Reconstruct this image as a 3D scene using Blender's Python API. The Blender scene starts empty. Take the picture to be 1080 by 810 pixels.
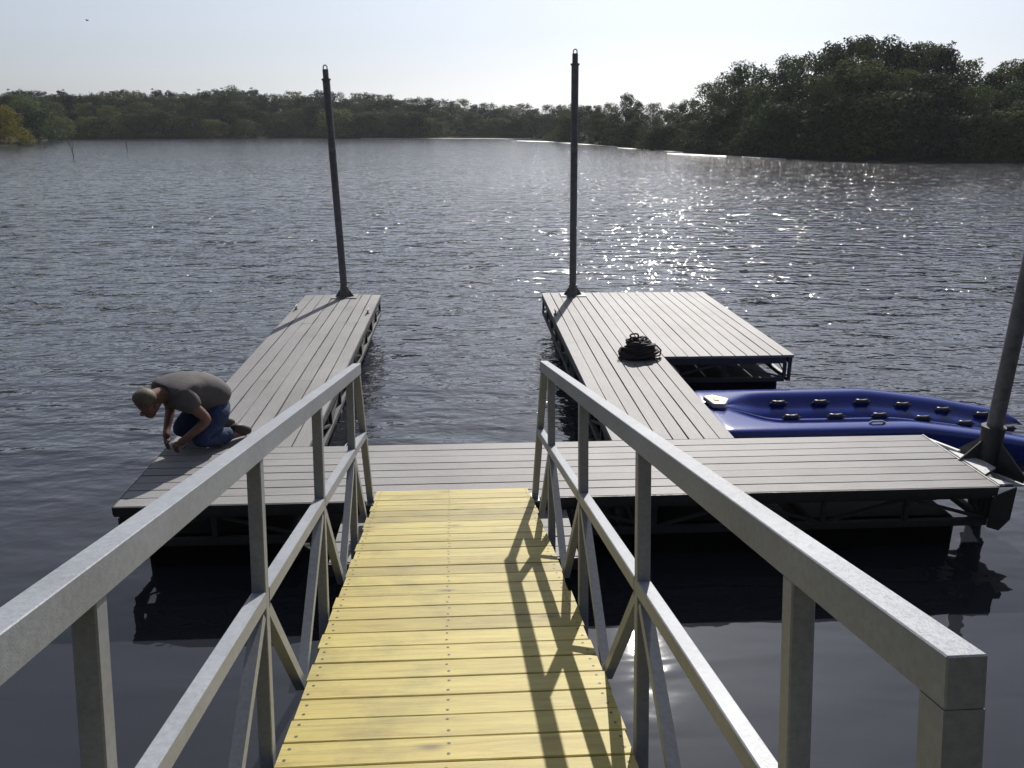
import bpy, bmesh, math, random
from mathutils import Vector, Matrix, Quaternion
from math import radians as R, sin, cos, pi, tan, atan2, hypot, exp

random.seed(7)
SC = bpy.context.scene
COL = SC.collection
OFF = 0.0
HAZE = 0.00017
ZW = -0.58                                   # water level, dock deck top is z = 0
SUN_AZ, SUN_EL = R(14.7), R(35.8)

# ------------------------------------------------------------------ camera
F_PX, PITCH, YAW, ROLL = 857.62, R(17.6846), R(3.4466), R(-0.1718)
CAM = Vector((0, 0, 2.6))
fwd = Vector((sin(YAW)*cos(PITCH), cos(YAW)*cos(PITCH), -sin(PITCH)))
rgt = Vector((cos(YAW), -sin(YAW), 0))
dwn = fwd.cross(rgt)
c_, s_ = cos(ROLL), sin(ROLL)
rgt2, dwn2 = c_*rgt + s_*dwn, -s_*rgt + c_*dwn
cd = bpy.data.cameras.new('camera')
co = bpy.data.objects.new('camera', cd); COL.objects.link(co)
m = Matrix((rgt2, -dwn2, -fwd)).transposed().to_4x4(); m.translation = CAM
co.matrix_world = m
cd.sensor_fit = 'HORIZONTAL'; cd.sensor_width = 36; cd.lens = F_PX/1080*36
cd.clip_start = 0.05; cd.clip_end = 12000
SC.camera = co

def ray(u, v):
    return rgt2*((u-540)/F_PX) + dwn2*((v-405)/F_PX) + fwd
def az_at(u, d):
    """world x, y at bearing u and horizontal distance d"""
    q = ray(u, 138); h = hypot(q.x, q.y)
    return q.x/h*d, q.y/h*d
def z_at(u, v, d):
    q = ray(u, v); return CAM.z + d*q.z/hypot(q.x, q.y)
def lerp_tab(tab, x):
    if x <= tab[0][0]: return tab[0][1]
    for (a, b), (c, d) in zip(tab, tab[1:]):
        if x <= c: return b + (d-b)*(x-a)/(c-a)
    return tab[-1][1]

# ------------------------------------------------------------------ world, sun
w = bpy.data.worlds.new('World'); SC.world = w; w.use_nodes = True
nt = w.node_tree; bg = nt.nodes['Background']
sky = nt.nodes.new('ShaderNodeTexSky'); sky.sky_type = 'NISHITA'; sky.sun_disc = False
sky.sun_elevation = SUN_EL; sky.sun_rotation = SUN_AZ
sky.air_density = 1.0; sky.dust_density = 1.2; sky.ozone_density = 4.0
hs = nt.nodes.new('ShaderNodeHueSaturation'); hs.inputs['Saturation'].default_value = 0.34
tn = nt.nodes.new('ShaderNodeMix'); tn.data_type = 'RGBA'; tn.blend_type = 'MULTIPLY'
tn.inputs['Factor'].default_value = 1; tn.inputs['B'].default_value = (0.93, 0.97, 1.06, 1)
nt.links.new(sky.outputs[0], hs.inputs['Color']); nt.links.new(hs.outputs[0], tn.inputs['A'])
nt.links.new(tn.outputs['Result'], bg.inputs[0]); bg.inputs[1].default_value = 0.080
ld = bpy.data.lights.new('sun', 'SUN'); ld.energy = 5.0; ld.angle = R(0.5); ld.color = (1.0, 0.95, 0.88)
lo = bpy.data.objects.new('sun', ld); COL.objects.link(lo)
sd = Vector((sin(SUN_AZ)*cos(SUN_EL), cos(SUN_AZ)*cos(SUN_EL), sin(SUN_EL)))
lo.rotation_euler = sd.to_track_quat('Z', 'Y').to_euler(); lo.location = sd*60
SC.view_settings.view_transform = 'Standard'; SC.view_settings.look = 'None'
SC.view_settings.exposure = 0.12; SC.view_settings.gamma = 1
SC.cycles.sample_clamp_indirect = 6
SC.cycles.max_bounces = 8; SC.cycles.transparent_max_bounces = 8
SC.cycles.use_denoising = True

# ------------------------------------------------------------------ materials
class NT:
    def __init__(s, name):
        s.m = bpy.data.materials.new(name); s.m.use_nodes = True
        s.t = s.m.node_tree; s.b = s.t.nodes['Principled BSDF']; s.out = s.t.nodes['Material Output']
    def n(s, typ, **kw):
        x = s.t.nodes.new(typ)
        for k, v in kw.items():
            if k in x.inputs: x.inputs[k].default_value = v
            else: setattr(x, k, v)
        return x
    def l(s, a, b): s.t.links.new(a, b)
    def set(s, **kw):
        for k, v in kw.items(): s.b.inputs[k.replace('_', ' ')].default_value = v
    def coord(s, scale=(1, 1, 1)):
        tc = s.n('ShaderNodeTexCoord'); mp = s.n('ShaderNodeMapping'); mp.inputs['Scale'].default_value = scale
        s.l(tc.outputs['Object'], mp.inputs[0]); return mp.outputs[0]
    def noise(s, vec, scale, detail=3, rough=.55):
        x = s.n('ShaderNodeTexNoise', Scale=scale, Detail=detail, Roughness=rough); s.l(vec, x.inputs['Vector']); return x
    def ramp(s, fac, stops):
        x = s.n('ShaderNodeValToRGB'); e = x.color_ramp.elements
        while len(e) < len(stops): e.new(.5)
        for q, (p, c) in zip(e, stops): q.position = p; q.color = (*c, 1) if len(c) == 3 else c
        s.l(fac, x.inputs[0]); return x.outputs[0]
    def mul(s, a, b, f=1.0, mode='MULTIPLY'):
        x = s.n('ShaderNodeMix', data_type='RGBA', blend_type=mode); x.inputs['Factor'].default_value = f
        for sock, v in (('A', a), ('B', b)):
            if isinstance(v, (tuple, list)): x.inputs[sock].default_value = (*v, 1)
            else: s.l(v, x.inputs[sock])
        return x.outputs['Result']
    def math(s, op, a, b=None):
        x = s.n('ShaderNodeMath', operation=op)
        for i, v in enumerate((a, b)):
            if v is None: continue
            if isinstance(v, (int, float)): x.inputs[i].default_value = v
            else: s.l(v, x.inputs[i])
        return x.outputs[0]
    def bump(s, h, dist, strength=1.0):
        x = s.n('ShaderNodeBump', Distance=dist, Strength=strength); s.l(h, x.inputs['Height']); s.l(x.outputs[0], s.b.inputs['Normal']); return x

def g(v): return (v, v, v)
M = {}
def plank_mat(name, base, along, rough=.6):
    k = NT(name); k.set(Roughness=rough); k.b.inputs['Specular IOR Level'].default_value = .3
    ge = k.n('ShaderNodeNewGeometry')
    var = k.ramp(ge.outputs['Random Per Island'], [(0, g(.86)), (.5, g(.98)), (1, g(1.08))])
    big = k.ramp(k.noise(k.coord(), 1.1, 4).outputs[0], [(.3, (.78, .775, .77)), (.7, (1.10, 1.10, 1.11))])
    sp = k.ramp(k.noise(k.coord(), 160, 2, .7).outputs[0], [(.3, g(.76)), (.7, g(1.2))])
    st = k.coord((6, .35, 6) if along == 'y' else (.35, 6, 6))
    gr = k.ramp(k.noise(st, 9, 4, .65).outputs[0], [(.3, g(.86)), (.7, g(1.1))])
    c = k.mul(k.mul(k.mul(k.mul(base, var), big), sp), gr)
    k.l(c, k.b.inputs['Base Color'])
    k.bump(k.noise(st, 22, 3).outputs[0], .004, .6)
    return k.m
M['deck_x'] = plank_mat('grey composite decking across', (.262, .256, .258), 'x')
M['deck_y'] = plank_mat('grey composite decking along', (.214, .208, .210), 'y')

def wood_mat():
    k = NT('yellow treated pine boards'); k.set(Roughness=.55)
    ge = k.n('ShaderNodeNewGeometry'); rnd = ge.outputs['Random Per Island']
    tc = k.n('ShaderNodeTexCoord'); mp = k.n('ShaderNodeMapping'); mp.inputs['Scale'].default_value = (.55, 7, 7)
    off = k.n('ShaderNodeCombineXYZ'); k.l(k.math('MULTIPLY', rnd, 37.0), off.inputs[0]); k.l(k.math('MULTIPLY', rnd, 91.0), off.inputs[2])
    k.l(off.outputs[0], mp.inputs['Location']); k.l(tc.outputs['Object'], mp.inputs[0])
    wv = k.n('ShaderNodeTexNoise', Scale=3.2, Detail=5, Roughness=.6, Distortion=1.2); k.l(mp.outputs[0], wv.inputs['Vector'])
    grain = k.ramp(wv.outputs[0], [(.25, (.235, .178, .034)), (.45, (.342, .272, .060)), (.62, (.388, .324, .078)), (.8, (.458, .390, .112))])
    fine = k.noise(mp.outputs[0], 14, 4, .7)
    grain = k.mul(grain, k.ramp(fine.outputs[0], [(.3, g(.86)), (.7, g(1.07))]))
    var = k.ramp(rnd, [(0, (.66, .66, .60)), (.3, (.88, .86, .78)), (.6, (1.0, 1.0, 1.0)), (1, (1.16, 1.17, 1.28))])
    c = k.mul(grain, var)
    # knots
    mp2 = k.n('ShaderNodeMapping'); mp2.inputs['Scale'].default_value = (2.1, 5.2, 5.2); k.l(tc.outputs['Object'], mp2.inputs[0])
    vo = k.n('ShaderNodeTexVoronoi', Scale=1.0, voronoi_dimensions='2D'); k.l(mp2.outputs[0], vo.inputs['Vector'])
    sel = k.n('ShaderNodeSeparateColor'); k.l(vo.outputs['Color'], sel.inputs[0])
    kn = k.ramp(vo.outputs['Distance'], [(.03, g(1)), (.09, g(.4)), (.15, g(0))])
    kk = k.math('MULTIPLY', kn, k.math('GREATER_THAN', sel.outputs[0], .72))
    mix = k.n('ShaderNodeMix', data_type='RGBA'); k.l(k.math('MULTIPLY', kk, .75), mix.inputs['Factor'])
    k.l(c, mix.inputs['A']); mix.inputs['B'].default_value = (.075, .04, .015, 1)
    # weather / dirt smudges
    sm = k.noise(k.coord(), 2.6, 5, .65)
    c = k.mul(mix.outputs['Result'], k.ramp(sm.outputs[0], [(.28, (.70, .70, .68)), (.48, g(1)), (.75, (1.06, 1.05, 1.0))]))
    k.l(c, k.b.inputs['Base Color'])
    k.bump(fine.outputs[0], .003, .6)
    return k.m
M['wood'] = wood_mat()

def metal_mat(name, c, metallic, rough, mott=.2, scale=30):
    k = NT(name); k.set(Metallic=metallic)
    a = k.ramp(k.noise(k.coord(), scale, 4, .65).outputs[0], [(.3, tuple(x*(1-mott) for x in c)), (.7, tuple(min(1, x*(1+mott)) for x in c))])
    b = k.ramp(k.noise(k.coord(), 3.5, 4).outputs[0], [(.3, g(.85)), (.7, g(1.08))])
    k.l(k.mul(a, b), k.b.inputs['Base Color'])
    r = k.ramp(k.noise(k.coord(), scale*2, 3).outputs[0], [(.3, g(rough-.08)), (.7, g(rough+.12))])
    k.l(r, k.b.inputs['Roughness'])
    k.bump(k.noise(k.coord(), scale*4, 2).outputs[0], .001, .4)
    return k.m
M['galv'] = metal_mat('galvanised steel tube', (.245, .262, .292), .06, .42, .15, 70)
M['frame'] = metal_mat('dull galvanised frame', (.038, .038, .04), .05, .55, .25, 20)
M['pole'] = metal_mat('weathered steel pipe', (.15, .15, .155), .1, .55, .3, 14)
M['plate'] = metal_mat('bright bracket plate', (.5, .5, .5), .1, .5, .2, 20)

def plain(name, c, rough, noise=.25, scale=8, spec=None, bd=.002, **kw):
    k = NT(name); k.set(Roughness=rough, **kw)
    if spec is not None: k.b.inputs['Specular IOR Level'].default_value = spec
    a = k.ramp(k.noise(k.coord(), scale, 4, .6).outputs[0], [(.3, tuple(x*(1-noise) for x in c)), (.7, tuple(x*(1+noise) for x in c))])
    k.l(a, k.b.inputs['Base Color']); k.bump(k.noise(k.coord(), scale*3 if bd < .005 else scale, 3).outputs[0], bd, .3 if bd < .005 else .8)
    return k.m
M['float'] = plain('black plastic float', (.008, .008, .009), .6, spec=.15)
M['blue'] = plain('blue moulded plastic', (.004, .021, .21), .17, .12, 5, spec=.65)
M['roller'] = plain('black rubber roller', (.02, .02, .022), .4)
M['stop'] = plain('pale plastic bow stop', (.62, .6, .5), .4)
M['yellow'] = plain('yellow strap', (.55, .42, .04), .6)
M['white'] = plain('white painted bar', (.7, .7, .7), .5)
M['nail'] = plain('dark nail head', (.05, .045, .035), .5)
M['rope'] = plain('dark wet rope', (.022, .017, .018), .7, .5, 60)
M['skin'] = plain('tanned skin', (.17, .085, .06), .55, .12, 20)
M['shirt'] = plain('grey cotton shirt', (.085, .078, .08), .85, .2, 7, bd=.012)
M['jeans'] = plain('blue denim', (.018, .034, .095), .85, .35, 22, bd=.02)
M['boot'] = plain('dark leather boot', (.025, .02, .018), .6)
M['hair'] = plain('short sandy hair', (.10, .078, .048), .7, .4, 60)
M['bark'] = plain('grey brown bark', (.09, .07, .055), .9, .4, 6)
M['stick'] = plain('weathered stick', (.05, .045, .04), .9)
M['bird'] = plain('dark feathers', (.02, .02, .022), .8)
M['mud'] = plain('dark bank soil', (.030, .029, .020), .9, .4, .3, spec=.05)
M['sand'] = plain('pale sun-dried mud', (.50, .48, .46), .5, .12, .4)
M['bank_blocker'] = plain('dark bank and sky blocker', (.016, .0165, .014), .95, .4, .2, spec=.05)  # bank and its added sky-blocking rise, near-black to bounce little light

def leaf_mat(name, a, b):
    k = NT(name); k.set(Roughness=.8); k.b.inputs['Specular IOR Level'].default_value = .15
    ge = k.n('ShaderNodeNewGeometry'); oi = k.n('ShaderNodeObjectInfo')
    c = k.ramp(ge.outputs['Random Per Island'], [(0, a), (1, b)])
    v = k.ramp(oi.outputs['Random'], [(0, (.50, .53, .58)), (.5, g(.95)), (1, (1.6, 1.5, 1.12))])
    c = k.mul(c, v)
    k.l(c, k.b.inputs['Base Color'])
    tr = k.n('ShaderNodeBsdfTranslucent'); k.l(c, tr.inputs[0])
    mx = k.n('ShaderNodeMixShader'); mx.inputs[0].default_value = .32
    k.l(k.b.outputs[0], mx.inputs[1]); k.l(tr.outputs[0], mx.inputs[2]); k.l(mx.outputs[0], k.out.inputs[0])
    return k.m
M['leaf_dark'] = leaf_mat('dark green leaves', (0.019, 0.036, 0.016), (0.040, 0.066, 0.028))
M['leaf_mid'] = leaf_mat('mid green leaves', (0.036, 0.058, 0.020), (0.069, 0.098, 0.036))
M['leaf_olive'] = leaf_mat('olive green leaves', (0.052, 0.069, 0.020), (0.092, 0.109, 0.036))
M['leaf_yellow'] = leaf_mat('yellow green leaves', (.085, .088, .015), (.155, .14, .025))

def water_mat():
    k = NT('lake water')
    k.set(Base_Color=(.021, .023, .029, 1), IOR=1.60)
    tc = k.n('ShaderNodeTexCoord'); P = tc.outputs['Object']
    sep = k.n('ShaderNodeSeparateXYZ'); k.l(P, sep.inputs[0])
    def mapped(scale, rot, loc=(0, 0, 0)):
        mp = k.n('ShaderNodeMapping'); mp.inputs['Scale'].default_value = scale; mp.inputs['Rotation'].default_value = (0, 0, R(rot)); mp.inputs['Location'].default_value = loc; k.l(P, mp.inputs[0]); return mp.outputs[0]
    # sheltered, calmer water by the gangway; open water beyond the docks
    mr = k.n('ShaderNodeMapRange', interpolation_type='SMOOTHSTEP'); k.l(sep.outputs[1], mr.inputs[0])
    for i, v in zip((1, 2, 3, 4), (3.8, 9.5, .13, .9)): mr.inputs[i].default_value = v
    # patches of wind on the open lake
    pt = k.n('ShaderNodeMapRange', interpolation_type='SMOOTHSTEP'); k.l(k.noise(mapped((.35, 1, 1), 8), .045, 3).outputs[0], pt.inputs[0])
    for i, v in zip((1, 2, 3, 4), (.32, .62, .72, 1.1)): pt.inputs[i].default_value = v
    amp = k.math('MULTIPLY', mr.outputs[0], pt.outputs[0])
    n1 = k.n('ShaderNodeTexNoise', Scale=1.7, Detail=2.0, Roughness=.45, Distortion=.35); k.l(mapped((.55, 1.25, 1), 12, (OFF, 0, 0)), n1.inputs['Vector'])
    n2 = k.n('ShaderNodeTexNoise', Scale=4.6, Detail=2.0, Roughness=.5, Distortion=.4); k.l(mapped((.7, 1.2, 1), -14), n2.inputs['Vector'])
    n3 = k.n('ShaderNodeTexNoise', Scale=11.0, Detail=2.0, Roughness=.5); k.l(mapped((.8, 1.1, 1), 5), n3.inputs['Vector'])
    h = k.math('ADD', k.math('ADD', k.math('MULTIPLY', n1.outputs[0], .105), k.math('MULTIPLY', k.math('MULTIPLY', n2.outputs[0], mr.outputs[0]), .042)), k.math('MULTIPLY', k.math('MULTIPLY', n3.outputs[0], mr.outputs[0]), .014))
    fd = k.n('ShaderNodeMapRange', interpolation_type='SMOOTHSTEP'); k.l(sep.outputs[1], fd.inputs[0])
    for i, v in zip((1, 2, 3, 4), (9, 55, 1.0, .38)): fd.inputs[i].default_value = v
    h = k.math('MULTIPLY', k.math('MULTIPLY', h, amp), fd.outputs[0])
    b = k.n('ShaderNodeBump', Strength=1.0, Distance=1.0)
    try: b.inputs['Filter Width'].default_value = .05
    except Exception: pass
    k.l(h, b.inputs['Height'])
    # fine wind ripples: small random facet slopes that keep their steepness at any distance
    def slopes(vec, scale, gain):
        x = k.n('ShaderNodeTexNoise', Scale=scale, Detail=2.0, Roughness=.55); k.l(vec, x.inputs['Vector'])
        v1 = k.n('ShaderNodeVectorMath', operation='SUBTRACT'); k.l(x.outputs['Color'], v1.inputs[0]); v1.inputs[1].default_value = (.5, .5, .5)
        v2 = k.n('ShaderNodeVectorMath', operation='MULTIPLY'); k.l(v1.outputs[0], v2.inputs[0]); v2.inputs[1].default_value = (gain*1.05, gain, 0)
        return v2.outputs[0]
    a1 = k.n('ShaderNodeVectorMath', operation='ADD'); k.l(slopes(mapped((.8, 1.2, 1), 9), 4.2, RIP1), a1.inputs[0]); k.l(slopes(mapped((.8, 1.2, 1), -11), 12.0, RIP2), a1.inputs[1])
    sc = k.n('ShaderNodeVectorMath', operation='SCALE'); k.l(a1.outputs[0], sc.inputs[0])
    fr = k.n('ShaderNodeMapRange', interpolation_type='SMOOTHSTEP'); k.l(sep.outputs[1], fr.inputs[0])
    for i, v in zip((1, 2, 3, 4), (5.5, 30, .0, 1.0)): fr.inputs[i].default_value = v
    gu = k.n('ShaderNodeMapRange', interpolation_type='SMOOTHSTEP'); k.l(k.noise(mapped((.6, 1.0, 1), 6), 1.5, 4, .65).outputs[0], gu.inputs[0])
    for i, v in zip((1, 2, 3, 4), (.52, .72, .26, 7.2)): gu.inputs[i].default_value = v
    k.l(k.math('MULTIPLY', k.math('MULTIPLY', fr.outputs[0], pt.outputs[0]), gu.outputs[0]), sc.inputs['Scale'])
    ad = k.n('ShaderNodeVectorMath', operation='ADD'); k.l(b.outputs[0], ad.inputs[0]); k.l(sc.outputs[0], ad.inputs[1])
    nm = k.n('ShaderNodeVectorMath', operation='NORMALIZE'); k.l(ad.outputs[0], nm.inputs[0]); k.l(nm.outputs[0], k.b.inputs['Normal'])
    b2 = k.n('ShaderNodeBsdfPrincipled'); b2.inputs['Base Color'].default_value = (.018, .020, .026, 1); b2.inputs['IOR'].default_value = 1.60
    b2.inputs['Roughness'].default_value = FARR
    n2b = k.n('ShaderNodeVectorMath', operation='SCALE'); k.l(sc.outputs[0], n2b.inputs[0]); n2b.inputs['Scale'].default_value = .35
    ad2 = k.n('ShaderNodeVectorMath', operation='ADD'); k.l(b.outputs[0], ad2.inputs[0]); k.l(n2b.outputs[0], ad2.inputs[1])
    nm2 = k.n('ShaderNodeVectorMath', operation='NORMALIZE'); k.l(ad2.outputs[0], nm2.inputs[0]); k.l(nm2.outputs[0], b2.inputs['Normal'])
    rg_ = k.n('ShaderNodeMapRange'); k.l(sep.outputs[1], rg_.inputs[0])
    for i, v in zip((1, 2, 3, 4), (5, 40, .028, .10)): rg_.inputs[i].default_value = v
    k.l(rg_.outputs[0], k.b.inputs['Roughness'])
    ff = k.n('ShaderNodeMapRange', interpolation_type='SMOOTHSTEP'); k.l(sep.outputs[1], ff.inputs[0])
    for i, v in zip((1, 2, 3, 4), (7, 60, .0, .06)): ff.inputs[i].default_value = v
    mx = k.n('ShaderNodeMixShader'); k.l(ff.outputs[0], mx.inputs[0]); k.l(k.b.outputs[0], mx.inputs[1]); k.l(b2.outputs[0], mx.inputs[2]); k.l(mx.outputs[0], k.out.inputs[0])
    return k.m
FARR = .22
RIP1, RIP2 = 1.0, .9
M['water'] = water_mat()

# ------------------------------------------------------------------ mesh builder
class MB:
    def __init__(s): s.v = []; s.f = []; s.mi = []
    def add(s, vs, fs, mi=0):
        o = len(s.v); s.v += [Vector(p) for p in vs]; s.f += [[i+o for i in q] for q in fs]; s.mi += [mi]*len(fs)
    def box(s, lo, hi, M4=None, mi=0, taper=None):
        x0, y0, z0 = lo; x1, y1, z1 = hi
        vs = [Vector(p) for p in ((x0,y0,z0),(x1,y0,z0),(x1,y1,z0),(x0,y1,z0),(x0,y0,z1),(x1,y0,z1),(x1,y1,z1),(x0,y1,z1))]
        if M4: vs = [M4 @ p for p in vs]
        s.add(vs, [[3,2,1,0],[4,5,6,7],[0,1,5,4],[1,2,6,5],[2,3,7,6],[3,0,4,7]], mi)
    def bar(s, a, b, wd, ht, up=(0, 0, 1), mi=0):
        """rectangular tube from a to b; ht measured along up"""
        a, b, up = Vector(a), Vector(b), Vector(up); d = (b-a).normalized()
        sx = d.cross(up).normalized(); uz = sx.cross(d).normalized()
        vs = []
        for p in (a, b):
            for i, j in ((-1,-1),(1,-1),(1,1),(-1,1)): vs.append(p + sx*(wd/2*i) + uz*(ht/2*j))
        s.add(vs, [[3,2,1,0],[4,5,6,7],[0,1,5,4],[1,2,6,5],[2,3,7,6],[3,0,4,7]], mi)
    def tube(s, pts, rad, n=8, cap=True, mi=0):
        pts = [Vector(p) for p in pts]
        rr = rad if isinstance(rad, (list, tuple)) else [rad]*len(pts)
        t0 = (pts[1]-pts[0]).normalized()
        u = t0.orthogonal().normalized(); vs = []; prev = t0
        for i, p in enumerate(pts):
            t = (pts[min(i+1, len(pts)-1)] - pts[max(i-1, 0)]).normalized()
            u = prev.rotation_difference(t) @ u; u = (u - t*u.dot(t)).normalized(); prev = t
            q = t.cross(u)
            for k in range(n): vs.append(p + (u*cos(2*pi*k/n) + q*sin(2*pi*k/n))*rr[i])
        fs = []
        for i in range(len(pts)-1):
            for k in range(n): fs.append([i*n+k, i*n+(k+1) % n, (i+1)*n+(k+1) % n, (i+1)*n+k])
        if cap: fs += [list(range(n))[::-1], [(len(pts)-1)*n+k for k in range(n)]]
        s.add(vs, fs, mi)
    def prism(s, poly, vec, mi=0):
        """closed polygon extruded by vec"""
        n = len(poly); a = [Vector(p) for p in poly]; v = Vector(vec)
        s.add(a + [p+v for p in a], [list(range(n))[::-1], [n+i for i in range(n)]] + [[i, (i+1) % n, n+(i+1) % n, n+i] for i in range(n)], mi)
    def build(s, name, mat, parent=None, smooth=False, bevel=0.0, seg=2):
        me = bpy.data.meshes.new(name)
        off = root_loc(parent) if parent else Vector((0, 0, 0))
        me.from_pydata([tuple(p-off) for p in s.v], [], s.f)
        mats = mat if isinstance(mat, (list, tuple)) else [mat]
        for x in mats: me.materials.append(x)
        me.polygons.foreach_set('material_index', s.mi)
        bm = bmesh.new(); bm.from_mesh(me); bmesh.ops.recalc_face_normals(bm, faces=bm.faces)
        if bevel: bmesh.ops.bevel(bm, geom=[e for e in bm.edges if len(e.link_faces) == 2 and e.calc_face_angle(0) > .6], offset=bevel, segments=seg, affect='EDGES', profile=.5)
        bm.to_mesh(me); bm.free()
        if smooth:
            for p in me.polygons: p.use_smooth = True
        return link(name, me, parent)
def link(name, me, parent=None):
    o = bpy.data.objects.new(name, me); COL.objects.link(o)
    if parent: o.parent = parent
    return o
def root_loc(o):
    v = Vector((0, 0, 0))
    while o: v += o.location; o = o.parent
    return v
def empty(name, loc, label, cat, group=None):
    o = bpy.data.objects.new(name, None); COL.objects.link(o); o.location = loc; o.empty_display_size = .2
    return tag(o, label, cat, group)
def tag(o, label, cat, group=None):
    o['label'] = label; o['category'] = cat
    if group: o['group'] = group
    return o
def struct(o): o['kind'] = 'structure'; return o

# ------------------------------------------------------------------ water and land
b = MB(); b.add([(-1150, -1150, ZW), (1150, -1150, ZW), (1150, 1150, ZW), (-1150, 1150, ZW)], [[0, 1, 2, 3]])
struct(b.build('lake_water', M['water']))

# shoreline: bearing (picture column) -> distance
SHORE = [(-900, 150), (-400, 150), (-150, 150), (-30, 140), (10, 143), (34, 160), (48, 196), (150, 205), (300, 209), (470, 208), (560, 209), (572, 196), (585, 172), (605, 160), (640, 138),
         (690, 116), (740, 104), (800, 94), (850, 90), (960, 89), (1080, 90), (1250, 92), (1500, 95), (1900, 100)]
def land():
    us = [-900 + 10*i for i in range(281)]
    rings = [(-1.5, -1.0), (0, ZW+.01), (.8, ZW+.22), (3, ZW+.45), (12, .2), (60, .9), (400, 2), (900, 3)]
    b = MB(); vs = []
    rnd = random.Random(3)
    for u in us:
        r = lerp_tab(SHORE, u) + rnd.uniform(-.8, .8)
        for dr, z in rings:
            x, y = az_at(u, r+dr); vs.append((x, y, z + (rnd.uniform(-.06, .06) if dr > .5 else 0)))
    n = len(rings); fs = []
    for i in range(len(us)-1):
        for j in range(n-1): fs.append([i*n+j, (i+1)*n+j, (i+1)*n+j+1, i*n+j+1])
    b.add(vs, fs); return b
struct(land().build('far_shore_ground', M['mud'], smooth=True))
# near bank carries the gangway; unseen steep rise added to block rear sky light
b = MB()
vs = []; fs = []
xs = [-130 + 10*i for i in range(27)]; ys = [(-1.0, -1.2), (-1.9, -.55), (-2.6, .3), (-4, .9), (-9, 3.2), (-18, 10), (-30, 17), (-120, 20)]
rnd = random.Random(5)
for x in xs:
    for y, z in ys: vs.append((x, y + rnd.uniform(-.2, .2) + abs(x)*.12, z + (rnd.uniform(-.8, .8) if z > 2 else 0)))
for i in range(len(xs)-1):
    for j in range(len(ys)-1): fs.append([i*8+j, i*8+j+1, (i+1)*8+j+1, (i+1)*8+j])
b.add(vs, fs); struct(b.build('near_bank_and_sky_blocker', M['bank_blocker'], smooth=True))

# pale mud bars along the right bank
def bar_strip(u0, u1, d0, d1, wid, name='sand_bar'):
    n = 14; vs = []; fs = []; rnd = random.Random(int(u0*7))
    for i in range(n+1):
        t = i/n; u = u0+(u1-u0)*t; d = d0+(d1-d0)*t; wv = .7*wid*max(.05, sin(pi*t))**.5*rnd.uniform(.75, 1.1)
        for q, z in ((-.5, -.03), (-.25, .03), (.0, .055), (.3, .04), (.5, -.03)):
            x, y = az_at(u, d+wv*q); vs.append((x, y, ZW+z*rnd.uniform(.8, 1.1)))
    for i in range(n):
        for j in range(4): fs.append([i*5+j, i*5+j+1, (i+1)*5+j+1, (i+1)*5+j])
    b = MB(); b.add(vs, fs); struct(b.build(name, M['sand'], smooth=True))
bar_strip(545, 585, 176, 165, 16)
bar_strip(582, 606, 163, 153, 10)
bar_strip(606, 652, 150, 132, 9)
bar_strip(652, 722, 125, 106, 6)
bar_strip(705, 768, 101, 94, 4)
bar_strip(785, 832, 92.5, 87.5, 3)
bar_strip(380, 560, 206, 205, 3)

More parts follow.
